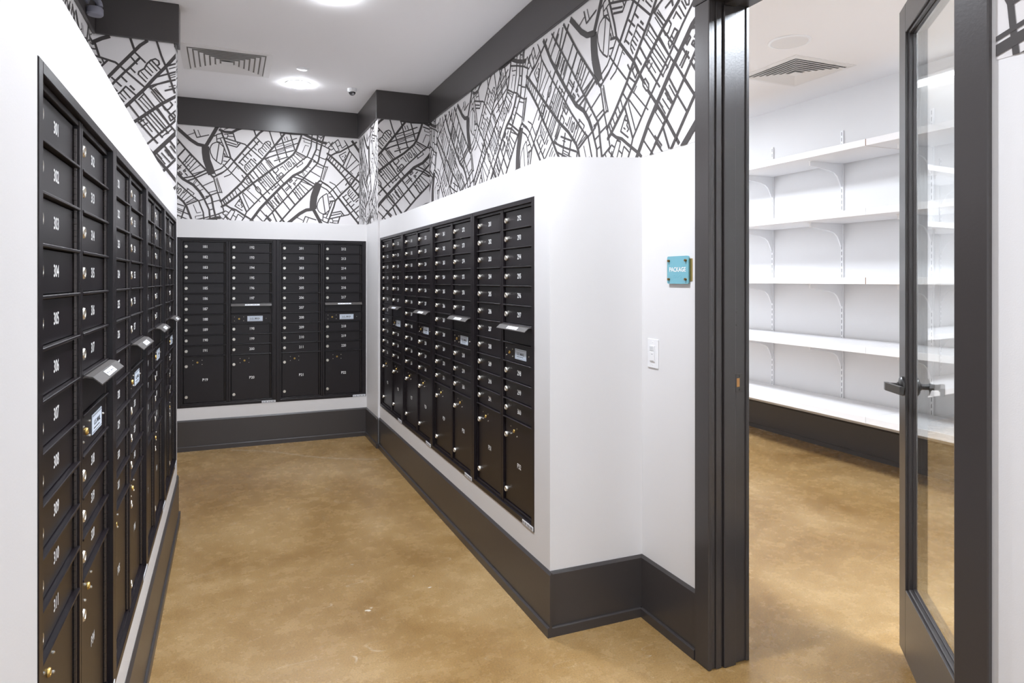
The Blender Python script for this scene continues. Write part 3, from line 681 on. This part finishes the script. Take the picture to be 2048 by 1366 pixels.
# local axes are world axes; wall face is x = 0, the sign grows towards -x
MB().bbox(-0.003, 0, -0.081, 0.081, -0.044, 0.044, b=0.001).obj('gold_plate', 'gold', t)
rc = []
for sy_, sz_, a0 in ((1, 1, 0), (-1, 1, 1), (-1, -1, 2), (1, -1, 3)):
    for q in range(4): rc.append((sy_ * 0.061 + 0.007 * math.cos((a0 + q / 3) * PI / 2), sz_ * 0.048 + 0.007 * math.sin((a0 + q / 3) * PI / 2)))
tp = MB().prism(rc, 'x', -0.011, -0.005).obj('acrylic_panel', 'teal', t)
le = link('lettering', word_mesh('PACKAGE', 0.0185, 0.106, 'white'), tp, (-0.0115, 0, 0.002)); le.rotation_euler = (0, 0, -PI / 2)
brl = MB()
for i in range(9):
    for j in range(3):
        if (i * 7 + j * 5) % 3: brl.lathe((-0.011, -0.026 + i * 0.006, -0.022 - j * 0.004), (-1, 0, 0), [(0.0011, 0), (0.0006, 0.0008)], 6)
brl.obj('braille_dots', 'teal', tp)
for sy in (-1, 1):
    for sz in (-1, 1):
        MB().cyl((0, sy * 0.054, sz * 0.037), (-1, 0, 0), 0.005, 0.005, 0.018, 14).obj('standoff_bolt', 'bolt', t)
t = thing('light_switch', 'white occupancy-sensor light switch below the teal sign', 'light switch', (XW, 2.386, 1.140))
MB().bbox(-0.005, 0, -0.038, 0.038, -0.062, 0.062, b=0.0025).obj('wall_plate', 'plastic', t)
MB().bbox(-0.009, -0.005, -0.017, 0.017, -0.034, 0.034, b=0.001).obj('switch_body', 'plastic', t)
MB().bbox(-0.0105, -0.009, -0.014, 0.014, 0.012, 0.030, b=0.0006).obj('sensor_window', 'sensor', t)
MB().bbox(-0.011, -0.009, -0.014, 0.014, -0.030, 0.008, b=0.001).obj('rocker_button', 'plastic', t)
MB().box(-0.0114, -0.011, -0.010, 0.000, -0.003, -0.001).obj('indicator_mark', 'grey', t)
for z in (-0.048, 0.048):
    MB().cyl((-0.005, 0, z), (-1, 0, 0), 0.0035, 0.003, 0.001, 10).obj('screw', 'plastic', t)

# ================================================================== ceiling fittings
def disc_light(name, loc, size, power, par, rect=None):
    l = bpy.data.lights.new(name, 'AREA'); l.energy = power; l.color = LAMP_COL; l.spread = DOWNLIGHT_SPREAD if not rect else PI
    if rect: l.color = (0.83, 0.905, 1.0); l.shape = 'RECTANGLE'; l.size, l.size_y = rect
    else: l.shape = 'DISK'; l.size = size
    o = bpy.data.objects.new(name, l); COL.objects.link(o); o.location = loc
    if par: o.parent = par
    return o
def downlight(x, y, label, k=1.0, z=CE):
    t = thing('recessed_light', label, 'ceiling light', (x, y, z), 0, 'recessed lights in the corridor ceiling')
    MB().lathe((0, 0, 0), (0, 0, -1), [(0.104, 0), (0.104, 0.003), (0.098, 0.006), (0.084, 0.006)], 40).obj('trim_ring', 'ltrim', t, True)
    MB().lathe((0, 0, -0.006), (0, 0, -1), [(0.083, 0), (0.083, 0.010), (0.079, 0.014), (0.0005, 0.015)], 40).obj('lens', 'lens', t)
    disc_light('lamp_glow', (0, 0, -0.0225), 0.150, DOWNLIGHT_W * k, t)
downlight(0.545, 5.86, 'lit round recessed light nearest the back wall', 0.45)
downlight(0.555, 3.95, 'lit round recessed light cut by the top edge of the photo')
for y in (2.04, 0.13, -1.78, -3.4):
    downlight(0.555, y, 'lit round recessed light above the %s, out of view' % {2.04: 'near end of the right mailboxes', 0.13: 'viewer', -1.78: 'corridor behind the viewer', -3.4: 'daylight opening behind the viewer'}[y], {2.04: 1.35, 0.13: 0.25}.get(y, 0.7))

def diffuser(name, x, y, z, size, label):
    t = thing(name, label, 'air vent', (x, y, z))
    h = size / 2
    def ring(mb, ro, ri, zo, zi, th=0.0015):
        vs = []
        for r, zz in ((ro, zo), (ri, zi), (ri, zi + th), (ro, zo + th)):
            vs += [(-r, -r, zz), (r, -r, zz), (r, r, zz), (-r, r, zz)]
        fs = []
        for k in range(4):
            k2 = (k + 1) % 4
            for i in range(4):
                j = (i + 1) % 4; fs.append((k * 4 + i, k * 4 + j, k2 * 4 + j, k2 * 4 + i))
        return mb.add(vs, fs)
    MB().box(-h * 0.86, h * 0.86, -h * 0.86, h * 0.86, -0.001, -0.0002).obj('duct_opening', 'dark', t)
    ring(MB(), h, h * 0.85, -0.003, -0.008, 0.003).obj('frame', 'louvre', t)
    n = 6
    for i in range(n):
        ro = h * (0.82 - i * 0.115)
        ring(MB(), ro, ro - h * 0.078, -0.014, -0.007, 0.0012).obj('louvre', 'louvre', t)
    MB().bbox(-h * 0.13, h * 0.13, -h * 0.13, h * 0.13, -0.020, -0.017, b=0.001).obj('centre_plate', 'louvre', t)
    return t
diffuser('ceiling_vent', 0.0, 5.47, CE, 0.62, 'square louvred air vent in the corridor ceiling')
diffuser('ceiling_vent', 4.03, 3.93, CR, 0.60, 'square louvred air vent in the package room ceiling')
tag(MB().lathe((0.54, 5.43, CE), (0, 0, -1), [(0.047, 0), (0.047, 0.003), (0.043, 0.005), (0.0001, 0.006)], 32).obj('sprinkler_cover', 'plastic', None, True), 'small flat white round sprinkler cover beside the lit ceiling light', 'sprinkler cover')
t = thing('dome_camera', 'small white dome security camera near the corner column', 'security camera', (0.984, 5.84, CE))
MB().lathe((0, 0, 0), (0, 0, -1), [(0.040, 0), (0.040, 0.018), (0.037, 0.026), (0.030, 0.030)], 32).obj('housing', 'plastic', t, True)
MB().lathe((0, 0, -0.028), (0, 0, -1), [(0.029, 0), (0.028, 0.010), (0.022, 0.021), (0.012, 0.028), (0.0005, 0.030)], 28).obj('dome', 'dome', t, True)
MB().lathe((0.004, -0.016, -0.046), (0, -0.75, -0.66), [(0.012, 0), (0.011, 0.006), (0.0005, 0.009)], 18).obj('camera_lens', 'grey', t, True)
t = thing('ceiling_speaker', 'round white speaker grille in the package room ceiling', 'speaker', (3.49, 3.45, CR))
MB().lathe((0, 0, 0), (0, 0, -1), [(0.137, 0), (0.136, 0.006), (0.122, 0.009), (0.117, 0.004)], 44).obj('rim', 'plastic', t, True)
MB().lathe((0, 0, 0), (0, 0, -1), [(0.117, 0.002), (0.117, 0.005), (0.0001, 0.006)], 44).obj('grille', 'louvre', t, True)
# wall camera high on the left header, cut by the top of the frame
t = thing('wall_camera', 'dark grey camera bracket high on the left header', 'security camera', (XLW + hd, 4.18, 2.892))
MB().lathe((0.0, 0, 0.075), (1, 0, 0), [(0.045, 0), (0.045, 0.008), (0.036, 0.012)], 24).obj('wall_mount', 'dgrey', t, True)
arm = MB()
for i in range(6):
    a0, a1 = i * PI / 12, (i + 1) * PI / 12
    p0 = Vector((0.010 + 0.052 * math.sin(a0), 0, 0.020 + 0.052 * math.cos(a0))); p1 = Vector((0.010 + 0.052 * math.sin(a1), 0, 0.020 + 0.052 * math.cos(a1)))
    arm.cyl(p0, p1 - p0, 0.016, 0.016, (p1 - p0).length * 1.06, 16)
arm.obj('arm', 'dgrey', t, True)
MB().lathe((0.040, 0, 0.012), (0, 0, -1), [(0.036, 0), (0.040, 0.006), (0.040, 0.034), (0.034, 0.042), (0.0005, 0.044)], 28).obj('camera_head', 'dgrey', t, True)

# package room lamps
t = thing('strip_light', 'bright tube light above the shelves seen through the door glass', 'strip light', (4.735, 2.85, 2.905))
MB().bbox(-0.02, 0.055, -0.62, 0.62, 0.022, 0.046, b=0.003).obj('housing', 'smetal', t)
MB().lathe((0, -0.60, 0), (0, 1, 0), [(0.012, -0.004), (0.024, 0), (0.026, 0.02), (0.026, 1.18), (0.024, 1.2), (0.012, 1.204)], 24).obj('tube', 'tube', t, True)
lo = disc_light('lamp_glow', (-0.032, 0, -0.01), 0, STRIP_W, t, (0.05, 1.1)); lo.rotation_euler = (0, math.radians(25), 0)
for y, nm in ((0.9, 'near'), (6.1, 'far')):
    t = thing('ceiling_panel_light', '%s flat white panel light in the package room ceiling' % nm, 'ceiling light', (2.75, y, CR), 0, 'panel lights in the package room')
    MB().bbox(-0.31, 0.31, -0.62, 0.62, -0.03, 0, b=0.004).obj('housing', 'smetal', t)
    MB().box(-0.28, 0.28, -0.59, 0.59, -0.034, -0.030).obj('diffuser', 'panel', t)
    disc_light('lamp_glow', (0, 0, -0.037), 0, PANEL_W, t, (0.54, 1.16))

# ================================================================== package shelves
XF, XBK = 4.275, XSH - 0.014
TOPS = [0.455, 0.963, 1.468, 1.972, 2.476]
LEV = ['lowest', 'second lowest', 'middle', 'second highest', 'highest']
RUN = [('right', 1.10, 3.507), ('left', 3.509, 5.948), ('far', 5.950, 8.38)]
ME_BR = MB()
br = [(XBK, 0), (XBK, -0.19), (XBK - 0.012, -0.19), (XBK - 0.030, -0.15), (XBK - 0.055, -0.105), (XBK - 0.09, -0.078), (XBK - 0.15, -0.062), (XBK - 0.36, -0.036), (XBK - 0.36, 0)]
ME_BR.prism([(p - XBK, q) for p, q in br], 'y', -0.006, 0.006)
ME_BR.box(-0.36, 0, -0.012, 0.012, -0.006, 0)
ME_BRK = ME_BR.mesh('bracket', 'smetal')
ME_BRS = MB().prism([(0, 0), (0, -0.05), (-0.36, -0.028), (-0.36, 0)], 'y', -0.006, 0.006).box(-0.36, 0, -0.012, 0.012, -0.006, 0).mesh('bracket', 'smetal')
ME_BSC = MB().cyl((-0.345, 0.010, -0.006), (0, 0, -1), 0.006, 0.004, 0.004, 8).cyl((-0.05, 0.010, -0.006), (0, 0, -1), 0.006, 0.004, 0.004, 8).mesh('screw', 'strike')
for i, zt in enumerate(TOPS):
    for nm, y0, y1 in RUN:
        t = thing('shelf_board', '%s white shelf board, %s length on the package room wall' % (LEV[i], nm), 'shelf', (XF, y0, zt - 0.05), 0, 'white shelf boards in the package room')
        MB().bbox(0, XBK - 0.004 - XF, 0.0012, y1 - y0 - 0.0012, 0, 0.05, b=0.0015).obj('board', 'shelf', t)
        MB().box(0.0005, XBK - 0.0045 - XF, y1 - y0 - 0.0012, y1 - y0, 0.0005, 0.0495).obj('raw_edge', 'raw' if i in (2, 4) else 'shelf', t)
        MB().box(0.0005, XBK - 0.0045 - XF, 0.0, 0.0012, 0.0005, 0.0495).obj('raw_edge', 'raw' if i in (2, 4) else 'shelf', t)
st = MB().bbox(-0.014, 0, -0.0125, 0.0125, 0, 2.32, b=0.0015).mesh('rail', 'smetal')
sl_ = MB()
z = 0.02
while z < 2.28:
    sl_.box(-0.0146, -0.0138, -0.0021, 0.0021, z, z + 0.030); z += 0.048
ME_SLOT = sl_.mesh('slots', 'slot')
for k, y in enumerate((1.78, 2.57, 3.357, 4.150, 4.938, 5.73, 6.52, 7.31, 8.1)):
    lab = ['nearest of the slotted white shelf standards', 'second slotted white shelf standard from the near end', 'slotted white shelf standard seen through the door glass', 'slotted white shelf standard in the middle of the doorway view',
           'slotted white shelf standard beside the far door jamb', 'slotted white shelf standard just behind the far jamb', 'third slotted shelf standard from the far end', 'second slotted shelf standard from the far end', 'farthest slotted white shelf standard'][k]
    t = thing('shelf_standard', lab, 'shelf bracket', (XSH, y, 0.39), 0, 'slotted shelf standards in the package room')
    link('rail', st, t)
    s = link('slots', ME_SLOT, t); s['kind'] = 'stuff'
    for zt in TOPS:
        b = link('bracket', ME_BRS if zt < 0.5 else ME_BRK, t, (-0.0142, 0, zt - 0.0505 - 0.39)); link('screw', ME_BSC, b)
